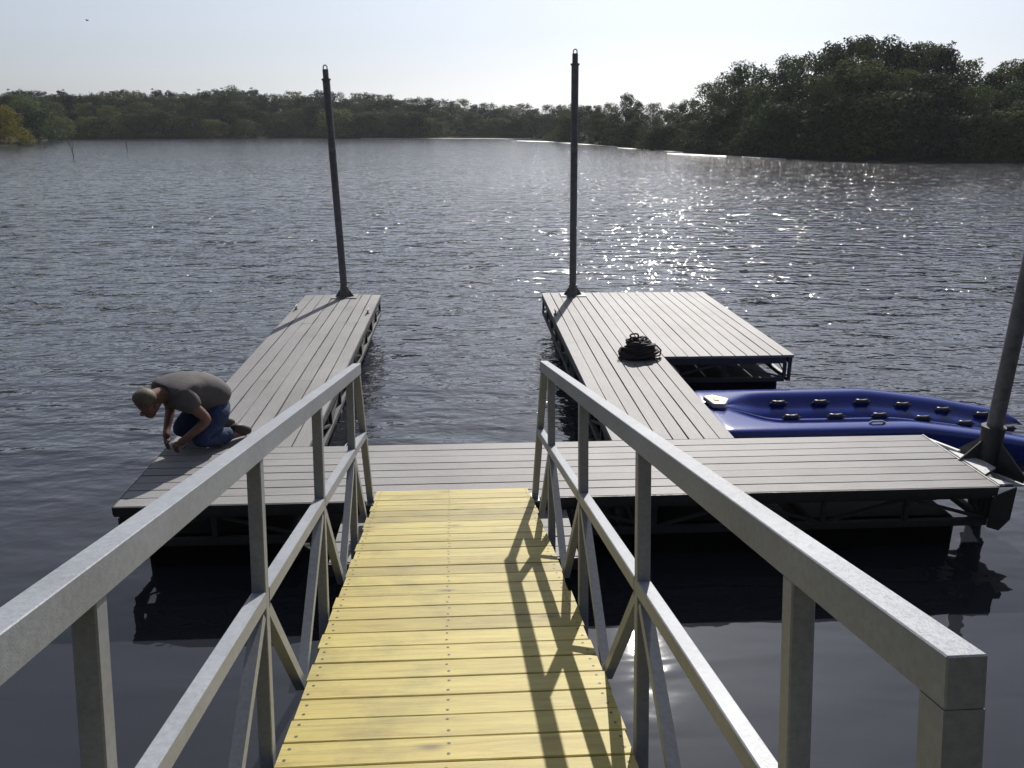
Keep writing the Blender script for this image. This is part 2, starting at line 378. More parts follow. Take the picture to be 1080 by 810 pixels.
# ------------------------------------------------------------------ trees
def tree_mesh(seed, h, wd, kind, leafmat, leaves=3000, leaf=.34):
    rnd = random.Random(seed)
    tr = MB()
    base = {'round': .22, 'tall': .18, 'shrub': .0, 'droop': .08}[kind]
    lean = Vector((rnd.uniform(-.05, .05), rnd.uniform(-.05, .05), 1))
    top = h*.72
    pts = [lean*(top*t) + Vector((rnd.uniform(-.1, .1), rnd.uniform(-.1, .1), 0))*(t*wd*.3) for t in (0, .2, .45, .7, 1)]
    r0 = max(.06, h*.018)
    tr.tube(pts, [r0*1.35, r0, r0*.8, r0*.5, r0*.2], 7)
    cl = []
    nc = {'round': 30, 'tall': 34, 'shrub': 20, 'droop': 28}[kind]
    for i in range(nc):
        t = (i+.5)/nc
        zz = base + (1-base)*t
        if kind == 'round': prof = sin(pi*min(1, (.18+.80*t)))**.6
        elif kind == 'tall': prof = (.55+.5*sin(pi*(t*.8+.05)))*(1-.62*t**2.2)
        elif kind == 'droop': prof = (1-.72*t**1.6)
        else: prof = (1-.8*t**1.5)
        a = i*2.39996 + rnd.uniform(-.5, .5); rr = wd*.5*prof*rnd.uniform(.35, 1.0)
        cr = wd*rnd.uniform(.13, .21)*(1 if kind != 'shrub' else 1.15)
        cz = min(h*zz, h-cr*.55)
        c = Vector((cos(a)*rr, sin(a)*rr, max(cr*.4, cz*rnd.uniform(.95, 1.04))))
        cl.append((c, cr))
        if kind != 'shrub' and i % 2 == 0:
            k = pts[1].lerp(pts[4], min(.95, max(0, t*.9)))
            tr.tube([k, k.lerp(c, .5)+Vector((0, 0, -.03*h)), c], [r0*.38, r0*.22, r0*.07], 5)
    # a few wispy twigs on top
    for i in range(6):
        a = rnd.uniform(0, 2*pi); c = Vector((cos(a)*wd*.22, sin(a)*wd*.22, h*rnd.uniform(.93, 1.02))); cl.append((c, wd*.07))
    cw = MB(); tot = sum(c[1]**2 for c in cl)
    for c, cr in cl:
        n = max(8, int(leaves*cr*cr/tot))
        sq = rnd.uniform(.65, .9)
        for _ in range(n):
            d = Vector((rnd.gauss(0, 1), rnd.gauss(0, 1), rnd.gauss(0, 1))).normalized()
            p = c + Vector((d.x, d.y, d.z*sq))*cr*(rnd.uniform(.35, 1.0)**.5)*rnd.choice((1, 1, 1, 1.18))
            if p.z < .05: continue
            nrm = (d + Vector((rnd.uniform(-.9, .9), rnd.uniform(-.9, .9), rnd.uniform(-.2, 1.1)))).normalized()
            u = nrm.orthogonal().normalized(); u = Quaternion(nrm, rnd.uniform(0, 6.28)) @ u; v = nrm.cross(u)
            s = leaf*rnd.uniform(.55, 1.25); e = s*rnd.uniform(.45, .8)
            fold = nrm*(s*rnd.uniform(-.25, .1))
            cw.add([p-u*s*.6, p-v*e*.5+fold, p+u*s*.6, p+v*e*.5+fold], [[0, 1, 2], [0, 2, 3]] if rnd.random() < .5 else [[0, 1, 2, 3]])
    return tr, cw
PROTO = {}
def proto(key, *a, **k):
    tr, cw = tree_mesh(*a, **k)
    def me(mb, nm, mat):
        x = bpy.data.meshes.new(nm); x.from_pydata([tuple(p) for p in mb.v], [], mb.f); x.materials.append(mat); return x
    PROTO[key] = (me(tr, 'trunk', M['bark']), me(cw, 'crown', M[a[4]]), a[1])
proto('a', 11, 14, 10.0, 'round', 'leaf_dark', leaves=5200, leaf=.40)
proto('b', 12, 14, 9.0, 'round', 'leaf_mid', leaves=4600, leaf=.38)
proto('c', 13, 16, 7.5, 'tall', 'leaf_dark', leaves=4200, leaf=.40)
proto('d', 14, 12, 10.5, 'droop', 'leaf_mid', leaves=5200, leaf=.36)
proto('e', 15, 12, 8.5, 'round', 'leaf_olive', leaves=4400, leaf=.36)
proto('f', 16, 5, 6.0, 'shrub', 'leaf_olive', leaves=2600, leaf=.28)
proto('g', 17, 5, 5.4, 'shrub', 'leaf_mid', leaves=2600, leaf=.28)
proto('h', 18, 6, 6.5, 'shrub', 'leaf_yellow', leaves=3600, leaf=.26)
proto('i', 19, 5, 6.2, 'shrub', 'leaf_dark', leaves=2600, leaf=.30)
proto('j', 20, 15, 7.5, 'tall', 'leaf_mid', leaves=2200, leaf=.36)

def ground_z(u, d):
    dr = d - lerp_tab(SHORE, u)
    return lerp_tab([(0, ZW), (.8, ZW+.2), (3, ZW+.4), (12, .15), (60, .85), (400, 2)], dr)
def tree(key, u, d, vtop, label, group, name='tree', wide=1.0, rz=None, cat='tree'):
    tm, cm, h0 = PROTO[key]
    x, y = az_at(u, d); gz = ground_z(u, d) - .1
    s = max(.8, z_at(u, vtop, d) - gz)/h0
    o = empty(name, (x, y, gz), label, cat, group)
    rz = random.uniform(0, 6.28) if rz is None else rz
    for nm, me in (('trunk', tm), ('crown', cm)):
        c = link(nm, me, o); c.rotation_euler = (0, 0, rz); c.scale = (s*wide, s*wide, s)
    return o

FAR = [(-700, 96), (0, 98), (40, 96), (80, 99), (130, 96), (175, 98), (210, 97), (240, 93), (262, 94), (290, 101), (330, 98), (360, 101), (395, 100), (430, 103), (460, 108), (500, 108), (530, 111), (560, 113), (600, 113), (700, 112)]
RIGHT = [(575, 124), (590, 114), (615, 110), (640, 108), (655, 101), (675, 106), (700, 112), (715, 108), (735, 95), (750, 84), (770, 74), (790, 68), (805, 74), (822, 62), (850, 56), (870, 47), (900, 41), (920, 43), (940, 46), (960, 48), (985, 50), (1000, 60), (1010, 76), (1022, 80), (1040, 72), (1060, 66), (1085, 70), (1150, 60), (1300, 62), (1900, 70)]
G1 = 'trees of the wood along the far shore'
L1 = 'dark green tree packed in the hazy wood along the far lake shore'
G1b = 'low trees at the front of the far wood'
L1b = 'low rounded tree at the water edge of the hazy far wood'
G2 = 'trees of the near wood on the right bank'
L2 = 'dark backlit tree inside the near wood on the right bank'
G2b = 'bushes along the right bank'
L2b = 'dark leafy bush overhanging the water on the right bank'
rt = random.Random(21)
u = -330
while u < 640:                                # far wood: back row
    d = (226 if u > 40 else 190) + rt.uniform(0, 22)
    tree(rt.choice('aabcce'), u, d, lerp_tab(FAR, u) + rt.uniform(-3.5, 3.5), L1, G1, wide=rt.uniform(1.0, 1.3)); u += rt.uniform(11, 15)
u = -334
while u < 640:                                # filling row just below the skyline
    tree(rt.choice('adad'), u, (230 if u > 40 else 196) + rt.uniform(-3, 3), lerp_tab(FAR, u) + rt.uniform(3, 8), L1, G1, wide=rt.uniform(1.5, 1.8)); u += rt.uniform(10, 14)
u = -320
while u < 620:                                # second row
    d = (218 if u > 40 else 176) + rt.uniform(-2, 4)
    tree(rt.choice('abddeb'), u, d, lerp_tab(FAR, u) + rt.uniform(8, 20), L1, G1, wide=rt.uniform(1.25, 1.6)); u += rt.uniform(12, 18)
u = -310
while u < 600:                                # waterside row
    d = lerp_tab(SHORE, u) + rt.uniform(2, 4)
    if not -40 < u < 36:
        tree(rt.choice('ffgid'), u, d, rt.choice((118, 124, 128, 133, 136)) + rt.uniform(-3, 3) + (0 if u > 40 else -4), L1b, G1b, wide=rt.uniform(1.2, 1.8))
    u += rt.uniform(9, 14)
# individual trees that stand out
tree('j', 249, 222, 91, 'tall thin-crowned tree breaking the far skyline left of the left pole', None)
tree('e', 118, 207.5, 112, 'broad olive tree at the waterside left of the stick stumps', None, wide=1.1)
tree('b', 205, 209, 108, 'rounded green tree rising in the far wood left of the tall thin one', None, wide=1.1)
tree('h', 8, 147, 112, 'large yellow-green sunlit bush at the left edge of the lake', None, name='bush', cat='bush', wide=.95)
tree('h', -28, 146, 104, 'tall yellow-green bush just beyond the left edge', None, name='bush', cat='bush', wide=1.0)
tree('f', 26, 150, 136, 'low olive bush at the foot of the yellow-green one', None, name='bush', cat='bush', wide=1.2)
tree('f', 432, 211, 124, 'rounded pale olive tree on the far shore right of the left pole', None, wide=1.1)

u = 566
while u < 1420:                               # right wood: back row gives the skyline
    base = lerp_tab(SHORE, u)
    d = base + rt.uniform(11, 17)
    tree(rt.choice('aabcd'), u, d, lerp_tab(RIGHT, u) + rt.uniform(0, 5), L2, G2, wide=rt.uniform(.85, 1.1)); u += rt.uniform(17, 25)*(1 if u > 720 else .62)
u = 572
while u < 1420:                               # middle row
    base = lerp_tab(SHORE, u); d = base + rt.uniform(6, 9)
    t = lerp_tab(RIGHT, u)
    tree(rt.choice('abdde'), u, d, t + (150-t)*rt.uniform(.18, .42), L2, G2, wide=rt.uniform(.9, 1.25)); u += rt.uniform(20, 30)*(1 if u > 720 else .62)
u = 570
while u < 1420:                               # bushes at the water
    base = lerp_tab(SHORE, u); d = base + rt.uniform(1.2, 3.2)
    t = lerp_tab(RIGHT, u)
    tree(rt.choice('fgii'), u, d, t + (152-t)*rt.uniform(.5, .8), L2b, G2b, name='bush', cat='bush', wide=rt.uniform(1.0, 1.5)); u += rt.uniform(13, 21)*(1 if u > 720 else .62)
tree('a', 908, 106, 40, 'tallest round-crowned tree at the top of the right wood', None, wide=1.05)
tree('a', 948, 104, 46, 'broad dark tree just right of the tallest one in the right wood', None, wide=1.0)
tree('c', 985, 103, 49, 'feathery upright tree on the right shoulder of the high crowns', None, wide=.9)
tree('c', 868, 104, 47, 'tall dark tree just left of the tallest one in the right wood', None, wide=.95)
tree('d', 862, 95, 82, 'large drooping tree in front of the highest crowns on the right bank', None, wide=1.0)
tree('j', 822, 104, 60, 'sparse upright tree on the left shoulder of the right wood', None)
tree('j', 778, 110, 66, 'open-crowned tree with sky showing through, above the sand bars', None, wide=1.1)
tree('e', 1062, 104, 66, 'spreading tree at the right edge of the photo', None, wide=1.0)
tree('f', 1074, 93, 106, 'sunlit olive bush at the right edge of the bank', None, name='bush', cat='bush', wide=.9)
tree('j', 660, 138, 99, 'pair-topped slim tree right of the middle pole', None)
tree('e', 632, 143, 118, 'olive tree behind the sand bar right of the middle pole', None, wide=1.2)
tree('e', 598, 164, 122, 'olive tree at the tip of the right bank behind the middle pole', None, wide=1.1)
tree('i', 690, 116, 138, 'very dark low bush reaching over the sand bar', None, name='bush', cat='bush', wide=1.6)

# ------------------------------------------------------------------ floating dock
XL0, XL1, XR0, XR1, XR2, XC1 = -2.517, -1.328, 1.258, 2.34, 3.912, 4.021
Y0, Y1, Y2, Y3 = 5.409, 6.485, 12.963, 9.104
dock = empty('floating_dock', (0, Y0, 0), 'grey U-shaped floating dock of composite planks on black floats', 'dock')
rd = random.Random(9)
def planks(x0, x1, y0, y1, along, z=0.0, n=None, joints=False):
    b = MB(); th = .028
    W = (x1-x0) if along == 'y' else (y1-y0); n = n or round(W/.143); pw = W/n; gap = .0085
    for i in range(n):
        a0 = i*pw + gap/2*(i > 0) + rd.uniform(-.0015, .0015); a1 = (i+1)*pw - gap/2*(i < n-1) + rd.uniform(-.0015, .0015)
        L0, L1 = (y0, y1) if along == 'y' else (x0, x1)
        cuts = [L0, L1]
        if joints and i % 3 != 1: cuts = [L0] + sorted([L0+rd.choice((1.9, 2.5, 3.7)), L0+rd.choice((4.5, 5.2))]) + [L1]
        for q0, q1 in zip(cuts, cuts[1:]):
            q0 += .002; q1 -= .002
            dz = rd.uniform(-.0015, .0015); k = 8; sk = rd.uniform(-.0025, .0025)
            # slight bow along the length so gaps vary like real boards
            vs = []; ph = rd.uniform(0, 6.28)
            for j in range(k+1):
                t = q0+(q1-q0)*j/k; bow = .0036*sin(ph+j*.8)+sk*(j/k-.5)
                for a, zz in ((a0, z-th), (a1, z-th), (a1-.002, z+dz), (a0+.002, z+dz)):
                    aa = a+bow*(0 < i < n-1)
                    vs.append((x0+aa, t, zz) if along == 'y' else (t, y0+aa, zz))
            fs = [[3, 2, 1, 0], [4*k, 4*k+1, 4*k+2, 4*k+3]]
            for j in range(k):
                for c in range(4): fs.append([4*j+c, 4*j+(c+1) % 4, 4*j+4+(c+1) % 4, 4*j+4+c])
            b.add(vs, fs)
    return b
planks(XL0, XC1, Y0, Y1, 'x').build('cross_decking', M['deck_x'], dock)
planks(XL0, XL1, Y1+.004, Y2, 'y', joints=True).build('finger_decking', M['deck_y'], dock)
planks(XR0, XR1, Y1+.004, Y2, 'y').build('finger_decking', M['deck_y'], dock)
planks(XR1+.006, XR2, Y3, Y2, 'y').build('finger_decking', M['deck_y'], dock)
planks(-.90, .73, 4.72, Y0-.012, 'x', z=-.10).build('landing_decking', M['deck_x'], dock)

TB = -.305
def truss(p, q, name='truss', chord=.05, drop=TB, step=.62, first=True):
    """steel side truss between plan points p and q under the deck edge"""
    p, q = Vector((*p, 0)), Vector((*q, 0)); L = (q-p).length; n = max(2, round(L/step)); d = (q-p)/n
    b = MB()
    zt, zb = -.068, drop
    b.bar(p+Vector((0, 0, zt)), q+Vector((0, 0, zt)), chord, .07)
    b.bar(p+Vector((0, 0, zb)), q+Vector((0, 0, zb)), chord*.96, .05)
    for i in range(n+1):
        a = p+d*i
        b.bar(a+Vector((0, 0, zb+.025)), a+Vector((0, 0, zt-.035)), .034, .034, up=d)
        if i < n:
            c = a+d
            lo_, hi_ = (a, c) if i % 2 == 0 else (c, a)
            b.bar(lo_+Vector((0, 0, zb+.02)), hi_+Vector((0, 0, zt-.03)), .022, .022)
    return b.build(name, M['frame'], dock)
i_ = .03
truss((XL0+i_, Y0+i_), (XC1-i_, Y0+i_)); truss((XL0+i_, Y0+.09), (XL0+i_, Y2-i_)); truss((XL1-i_, Y1), (XL1-i_, Y2-i_))
truss((XL0+.1, Y2-i_), (XL1-.1, Y2-i_)); truss((XL1, Y1-i_), (XR0, Y1-i_)); truss((XR0+i_, Y1), (XR0+i_, Y2-i_))
truss((XR0+.1, Y2-i_), (XR2-.1, Y2-i_)); truss((XR2-i_, Y3+i_), (XR2-i_, Y2-i_)); truss((XR1, Y3+i_), (XR2-.09, Y3+i_))
truss((XR1-i_, Y1), (XR1-i_, Y3)); truss((XR1, Y1-i_), (XC1-.09, Y1-i_)); truss((XC1-i_, Y0+.09), (XC1-i_, Y1-i_))
# bright edge trims
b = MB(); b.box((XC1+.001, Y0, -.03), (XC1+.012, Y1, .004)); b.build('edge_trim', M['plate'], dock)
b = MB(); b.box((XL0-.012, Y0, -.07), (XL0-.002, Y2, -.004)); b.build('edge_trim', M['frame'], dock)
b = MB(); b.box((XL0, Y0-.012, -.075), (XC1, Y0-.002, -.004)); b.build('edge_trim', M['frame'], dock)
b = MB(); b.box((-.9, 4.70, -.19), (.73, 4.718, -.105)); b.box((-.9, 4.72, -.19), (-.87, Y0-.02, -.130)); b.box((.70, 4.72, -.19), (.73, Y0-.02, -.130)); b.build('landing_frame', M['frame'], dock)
# floats
def flt(x0, x1, y0, y1, ztop=-.335):
    b = MB(); b.box((x0, y0, -.95), (x1, y1, ztop)); o = b.build('float', M['float'], dock, bevel=.05, seg=3)
for x0, x1 in ((-2.40, -1.30), (-1.20, .02), (.12, 1.18), (1.28, 2.55), (2.65, 3.86)): flt(x0, x1, Y0+.16, Y1-.14)
for k in range(4):
    y = Y1+.08+k*1.62; flt(XL0+.22, XL1-.14, y, y+1.3); flt(XR0+.14, XR1-.06, y, y+1.3)
for k in range(2): flt(XR1+.02, XR2-.12, Y3+.1+k*1.9, Y3+1.85+k*1.9)
# small cleats on the finger edges
def cleat(x, y, rz):
    b = MB(); Mx = Matrix.Translation((x, y, 0)) @ Matrix.Rotation(rz, 4, 'Z')
    b.box((-.03, -.02, .002), (.03, .02, .012), Mx)
    b.tube([Mx @ Vector(p) for p in ((-.018, 0, .01), (-.018, 0, .05))], .008); b.tube([Mx @ Vector(p) for p in ((.018, 0, .01), (.018, 0, .05))], .008)
    b.tube([Mx @ Vector(p) for p in ((-.09, 0, .062), (-.05, 0, .054), (.05, 0, .054), (.09, 0, .062))], [.006, .011, .011, .006])
    b.build('cleat', M['pole'], dock)
cleat(XL1-.06, 11.6, pi/2); cleat(XR0+.05, 11.4, pi/2); cleat(XL0+.05, 11.9, pi/2)
# corner pole holder on the right end
PX, PY = 4.27, 5.93
b = MB()
b.tube([(PX, PY, -.42), (PX, PY, .27)], .086, 24)
b.tube([(PX, PY, .262), (PX, PY, .285)], .092, 24)
for dx, dy in ((-.24, -.02), (-.05, .25), (.10, -.25), (.20, .02)):   # gusset fins
    e = Vector((dx, dy, 0)); t = e.normalized().cross(Vector((0, 0, 1)))*.006
    a = Vector((PX, PY, 0)) + e.normalized()*.08
    b.prism([a+Vector((0, 0, .17))-t, a+e*.9+Vector((0, 0, -.03))-t, a+e*.9+Vector((0, 0, -.09))-t, a+Vector((0, 0, -.09))-t], t*2)
b.build('pole_sleeve', M['frame'], dock)
b = MB(); b.box((PX-.30, PY-.30, -.115), (PX+.22, PY+.30, -.10)); b.build('bracket_plate', M['plate'], dock)
b = MB(); b.prism([(XC1+.016, 5.60, .002), (PX-.07, 5.72, .002), (PX-.08, 5.86, .002), (XC1+.016, 6.10, .002)], (0, 0, .012)); b.build('bracket_plate', M['plate'], dock)
b = MB(); b.bar((XC1-.0, Y1+.02, -.03), (PX-.12, PY+.2, -.02), .03, .03); b.build('bracket_brace', M['white'], dock)
b = MB(); b.prism([(XC1-.045, Y0-.030, -.08), (XC1+.13, Y0-.030, -.001), (XC1+.125, Y0-.030, -.27), (XC1+.05, Y0-.030, -.36), (XC1-.045, Y0-.030, -.33)], (0, .014, 0))
b.prism([(XC1+.016, Y0+.30, -.02), (XC1+.13, Y0+.30, -.02), (XC1+.05, Y0+.30, -.40), (XC1+.016, Y0+.30, -.40)], (0, .014, 0))
b.box((XC1+.016, Y0+.006, -.013), (XC1+.13, Y0+.30, -.001)); b.build('corner_bracket', M['frame'], dock)
b = MB(); b.prism([(XC1+.02, Y0+.02, .001), (XC1+.13, Y0+.02, .001), (XC1+.02, Y0+.16, .001)], (0, 0, .006)); b.build('bracket_plate', M['plate'], dock)

# ------------------------------------------------------------------ mooring poles
def pole(x, y, base, top, r, label, ring=True, rings=(), lean=(0, 0)):
    o = empty('mooring_pole', (x, y, base), label, 'pole', 'mooring poles of the dock')
    T = Vector((x+lean[0], y+lean[1], top)); B = Vector((x, y, 0))
    lo_ = B + (B-T)*(2.0/top)
    b = MB(); b.tube([lo_, B.lerp(T, .96)], r, 20); b.build('pipe', M['pole'], o, smooth=False)
    b = MB(); b.tube([B.lerp(T, .955), B.lerp(T, .962)], r*1.25, 20); b.tube([B.lerp(T, .962), T], r*.78, 20); b.build('cap', M['pole'], o)
    if ring:
        b = MB(); rr = r*.52
        b.tube([T+Vector((cos(a)*rr, 0, rr*.8+sin(a)*rr*1.3)) for a in [2*pi*i/14 for i in range(15)]], .009, 6); b.build('lifting_ring', M['plate'], o)
    return o
def holder(x, y):
    b = MB(); z = .002
    b.box((x-.20, y-.16, z), (x+.20, y+.15, z+.010))
    b.tube([(x, y, z), (x, y, .17)], .068, 20)
    for a in (0, pi/2, pi, 3*pi/2):
        e = Vector((cos(a), sin(a), 0)); t = e.cross(Vector((0, 0, 1)))*.005; p = Vector((x, y, z+.010)) + e*.062
        b.prism([p+Vector((0, 0, .12))-t, p+e*.085-t, p-t], t*2)
    b.build('pole_holder', M['pole'], dock)
LX, LY = -1.88, 12.80
MX, MY = 1.74, 12.78
pole(LX, LY, 0, 3.36, .054, 'slightly leaning grey steel pole at the end of the left dock finger', lean=(-.085, 0)); holder(LX, LY)
pole(MX, MY, 0, 3.60, .054, 'tall grey steel pole at the far corner of the right dock finger', lean=(-.055, 0)); holder(MX, MY)
pole(PX, PY, 0, 3.45, .061, 'thick grey steel pole in a sleeve at the front right dock corner', lean=(.08, 0))

# ------------------------------------------------------------------ gangway
GX = Vector((1, 0, 0)); SL = .2033
GN = Vector((0, SL, 1)).normalized()
def G(x, s, n): return Vector((-.1016+.0168*s+x, 5.49-s, .0376+SL*s)) + GN*n
gw = empty('gangway', G(0, 2.5, 0), 'sloping gangway with new yellow boards and galvanised steel truss railings', 'gangway')
b = MB(); rg = random.Random(4); S0, S1 = .0, 7.6; bw = .1412; k = 0
cs = 1/cos(math.atan(SL)); s = S0
while s < S1:
    e0 = -.553+rg.uniform(-.007, .007); e1 = .553+rg.uniform(-.007, .009); th = .035; sk = rg.uniform(-.0015, .0015)
    ds = bw/cs; a0, a1 = s+.0008+rg.uniform(0, .0022), s+ds-.0008-rg.uniform(0, .0022); dn = rg.uniform(-.0015, .0015)
    vs = []
    K = 6; ph = rg.uniform(0, 6)
    for j in range(K+1):
        x = e0+(e1-e0)*j/K; bo = .0012*sin(ph+j)
        for q, n in ((a0, -th), (a1, -th), (a1+bo, dn-.003), (a1-.004+bo, dn), (a0+.004+bo, dn), (a0+bo, dn-.003)): vs.append(G(x, q+sk*(j/K-.5), n))
    fs = [[5, 4, 3, 2, 1, 0], [6*K+c for c in range(6)]]
    for j in range(K):
        for c in range(6): fs.append([6*j+c, 6*j+(c+1) % 6, 6*j+6+(c+1) % 6, 6*j+6+c])
    b.add(vs, fs)
    for x in (-.525, -.03, .525):
        for q in (.27, .73):
            c = Vector((x+rg.uniform(-.006, .006), s+ds*q+rg.uniform(-.006, .006), dn+.0012)); r = .006
            b.add([G(c.x+cos(t*pi/3)*r, c.y+sin(t*pi/3)*r, c.z) for t in range(6)], [[0, 1, 2, 3, 4, 5]], 1)
    s += ds
b.build('decking', [M['wood'], M['nail']], gw)
# stringers, joists
b = MB()
for x in (-.515, .515): b.bar(G(x, .03, -.095), G(x, S1-.1, -.095), .05, .11, up=GN)
for i in range(12): b.bar(G(-.50, .35+.625*i, -.09), G(.50, .35+.625*i, -.09), .05, .08, up=GN)
b.build('under_frame', M['galv'], gw)
POSTS = [1.12, 2.265, 3.385, 4.49]
SEND, SF, NT_, NM = 4.93, .77, .970, .508
RW, RH = .050, .066
for sd_ in (1, -1):
    X = .5884*sd_
    b = MB(); b.bar(G(X, SF-.03, NT_), G(X, SEND, NT_), RW, RH, up=GN); b.build('top_rail', M['galv'], gw, bevel=.002, seg=1)
    nb = NT_-RH/2-.001
    b = MB(); b.bar(G(X, SEND-RW/2, -.15), G(X, SEND-RW/2, nb+.0008), RW, RW, up=(0, 1, 0)); b.build('end_post', M['galv'], gw)
    foot0 = Vector(G(X, .16, -.03)); top0 = Vector(G(X, SF, nb-.002))
    b = MB(); b.bar(foot0, top0, .044, .044, up=(0, 1, 0)); b.build('end_post', M['galv'], gw, bevel=.003, seg=1)
    for i, s in enumerate(POSTS):
        b = MB(); b.bar(G(X, s, -.15), G(X, s, nb), .042, .042, up=(0, 1, 0)); b.build('post', M['galv'], gw, bevel=.003, seg=1)
        for dd in (-1, 1):
            sf, nf = s+dd*.555, -.055
            if i == len(POSTS)-1 and dd > 0: sf, nf = SEND-RW, -.055
            b = MB(); b.bar(G(X, s+dd*.034, .462), G(X, sf, nf), .036, .036, up=GX); b.build('brace', M['galv'], gw)
    tm = (NM+.03)/(nb+.03)
    cuts = [.16+(SF-.16)*tm] + POSTS + [SEND-RW]
    for k, (a, c) in enumerate(zip(cuts, cuts[1:])):
        b = MB(); b.bar(G(X, a+.022, NM), G(X, c-.022, NM), .044, .05, up=GN); b.build('mid_rail', M['galv'], gw, bevel=.003, seg=1)
    # gusset plate where the raked post meets the deck frame
    b = MB(); b.box(tuple(G(X, .16, -.03)+Vector((-.03, -.06, -.012))), tuple(G(X, .16, -.03)+Vector((.03, .07, -.001)))); b.build('foot_plate', M['galv'], gw)

# ------------------------------------------------------------------ floating boat port (blue plastic)
port = empty('boat_port', (4.3, 7.8, ZW), 'blue moulded plastic drive-on boat port with black rollers moored in the slip', 'boat port')
def port_profile(x):
    """list of (y, z) from far side round to the near side"""
    t = min(1, max(0, (x-2.62)/.62)); t = t*t*(3-2*t)           # channel opens
    dz = -max(0, x-4.5)*.14 - max(0, x-5.3)*.05
    dy = -max(0, x-4.35)*.02
    yc = 8.03-.05*(1-t)
    c = lambda a: yc + (a-yc)*(.12+.88*t)
    d = .02 + .98*t
    P = [(8.62, -.78), (8.66, -.42), (8.60, -.27), (8.52, -.225), (8.42, -.215), (c(8.36), -.225), (c(8.30), -.26), (c(8.24), -.225-.11*d), (c(8.10), -.225-.15*d), (c(8.06), -.225-.22*d),
         (c(7.95), -.225-.22*d), (c(7.91), -.225-.15*d), (c(7.75), -.225-.075*d), (c(7.69), -.225-.055*d), (c(7.65), -.225-.11*d), (c(7.56), -.225-.11*d), (c(7.50), -.225-.03*d), (7.43, -.215), (7.27, -.215), (7.215, -.235), (7.19, -.30), (7.18, -.44), (7.20, -.78)]
    return [(y+dy, max(z+dz, -.80)) for y, z in P]
def port_mesh():
    xs = [2.47, 2.50, 2.56, 2.64, 2.72, 2.82, 2.92, 3.02, 3.12, 3.24, 3.5, 3.9, 4.2, 4.35, 4.45, 4.7, 5.0, 5.3, 5.6, 5.9, 6.15, 6.22]
    rows = []
    for i, x in enumerate(xs):
        pr = port_profile(x); sh = {0: .90, 1: .965, len(xs)-1: .93, len(xs)-2: .99}.get(i, 1)
        zz = {0: -.05, 1: -.012, len(xs)-1: -.05}.get(i, 0)
        rows.append([(x, 7.8+(y-7.8)*sh, z+(zz if z > -.7 else 0)) for y, z in pr])
    n = len(rows[0]); vs = [p for r in rows for p in r]; fs = []
    for i in range(len(xs)-1):
        for j in range(n): fs.append([i*n+j, (i+1)*n+j, (i+1)*n+(j+1) % n, i*n+(j+1) % n])
    fs += [list(range(n)), [(len(xs)-1)*n+j for j in range(n)][::-1]]
    b = MB(); b.add(vs, fs); return b
po = port_mesh().build('hull', M['blue'], port, smooth=True)
md = po.modifiers.new('sub', 'SUBSURF'); md.levels = 1; md.render_levels = 2
def roller(x, y, z):
    b = MB(); b.tube([(x-.075, y, z), (x-.06, y, z), (x-.02, y, z), (x+.02, y, z), (x+.06, y, z), (x+.075, y, z)], [.018, .036, .030, .030, .036, .018], 14)
    ro = b.build('roller', M['roller'], port, smooth=True)
    b = MB(); b.tube([(x-.095, y, z), (x+.095, y, z)], .012, 8); b.build('axle', M['roller'], ro)
for k in range(6):
    x = 3.42+.47*k; dz = -max(0, x-4.5)*.14
    roller(x, 8.235, -.30+dz)
    x = 3.36+.47*k; dz = -max(0, x-4.5)*.14
    roller(x, 7.72, -.275+dz)
b = MB()                                         # bow stop
Mx = Matrix.Translation((2.66, 8.02, -.215)) @ Matrix.Rotation(.15, 4, 'Z')
b.prism([Mx @ Vector(p) for p in ((-.10, -.13, 0), (.02, -.16, 0), (.14, 0, 0), (.02, .16, 0), (-.10, .13, 0))], (0, 0, .05)); bs = b.build('bow_stop', M['stop'], port, bevel=.012)
b = MB(); b.box((2.62, 7.96, -.163), (2.67, 8.07, -.157), None); b.build('strap', M['yellow'], bs)
b = MB(); b.tube([(4.0, 7.35, -.213), (4.03, 7.35, -.195), (4.13, 7.35, -.195), (4.16, 7.35, -.213)], .012, 8); b.build('handle', M['plate'], port)

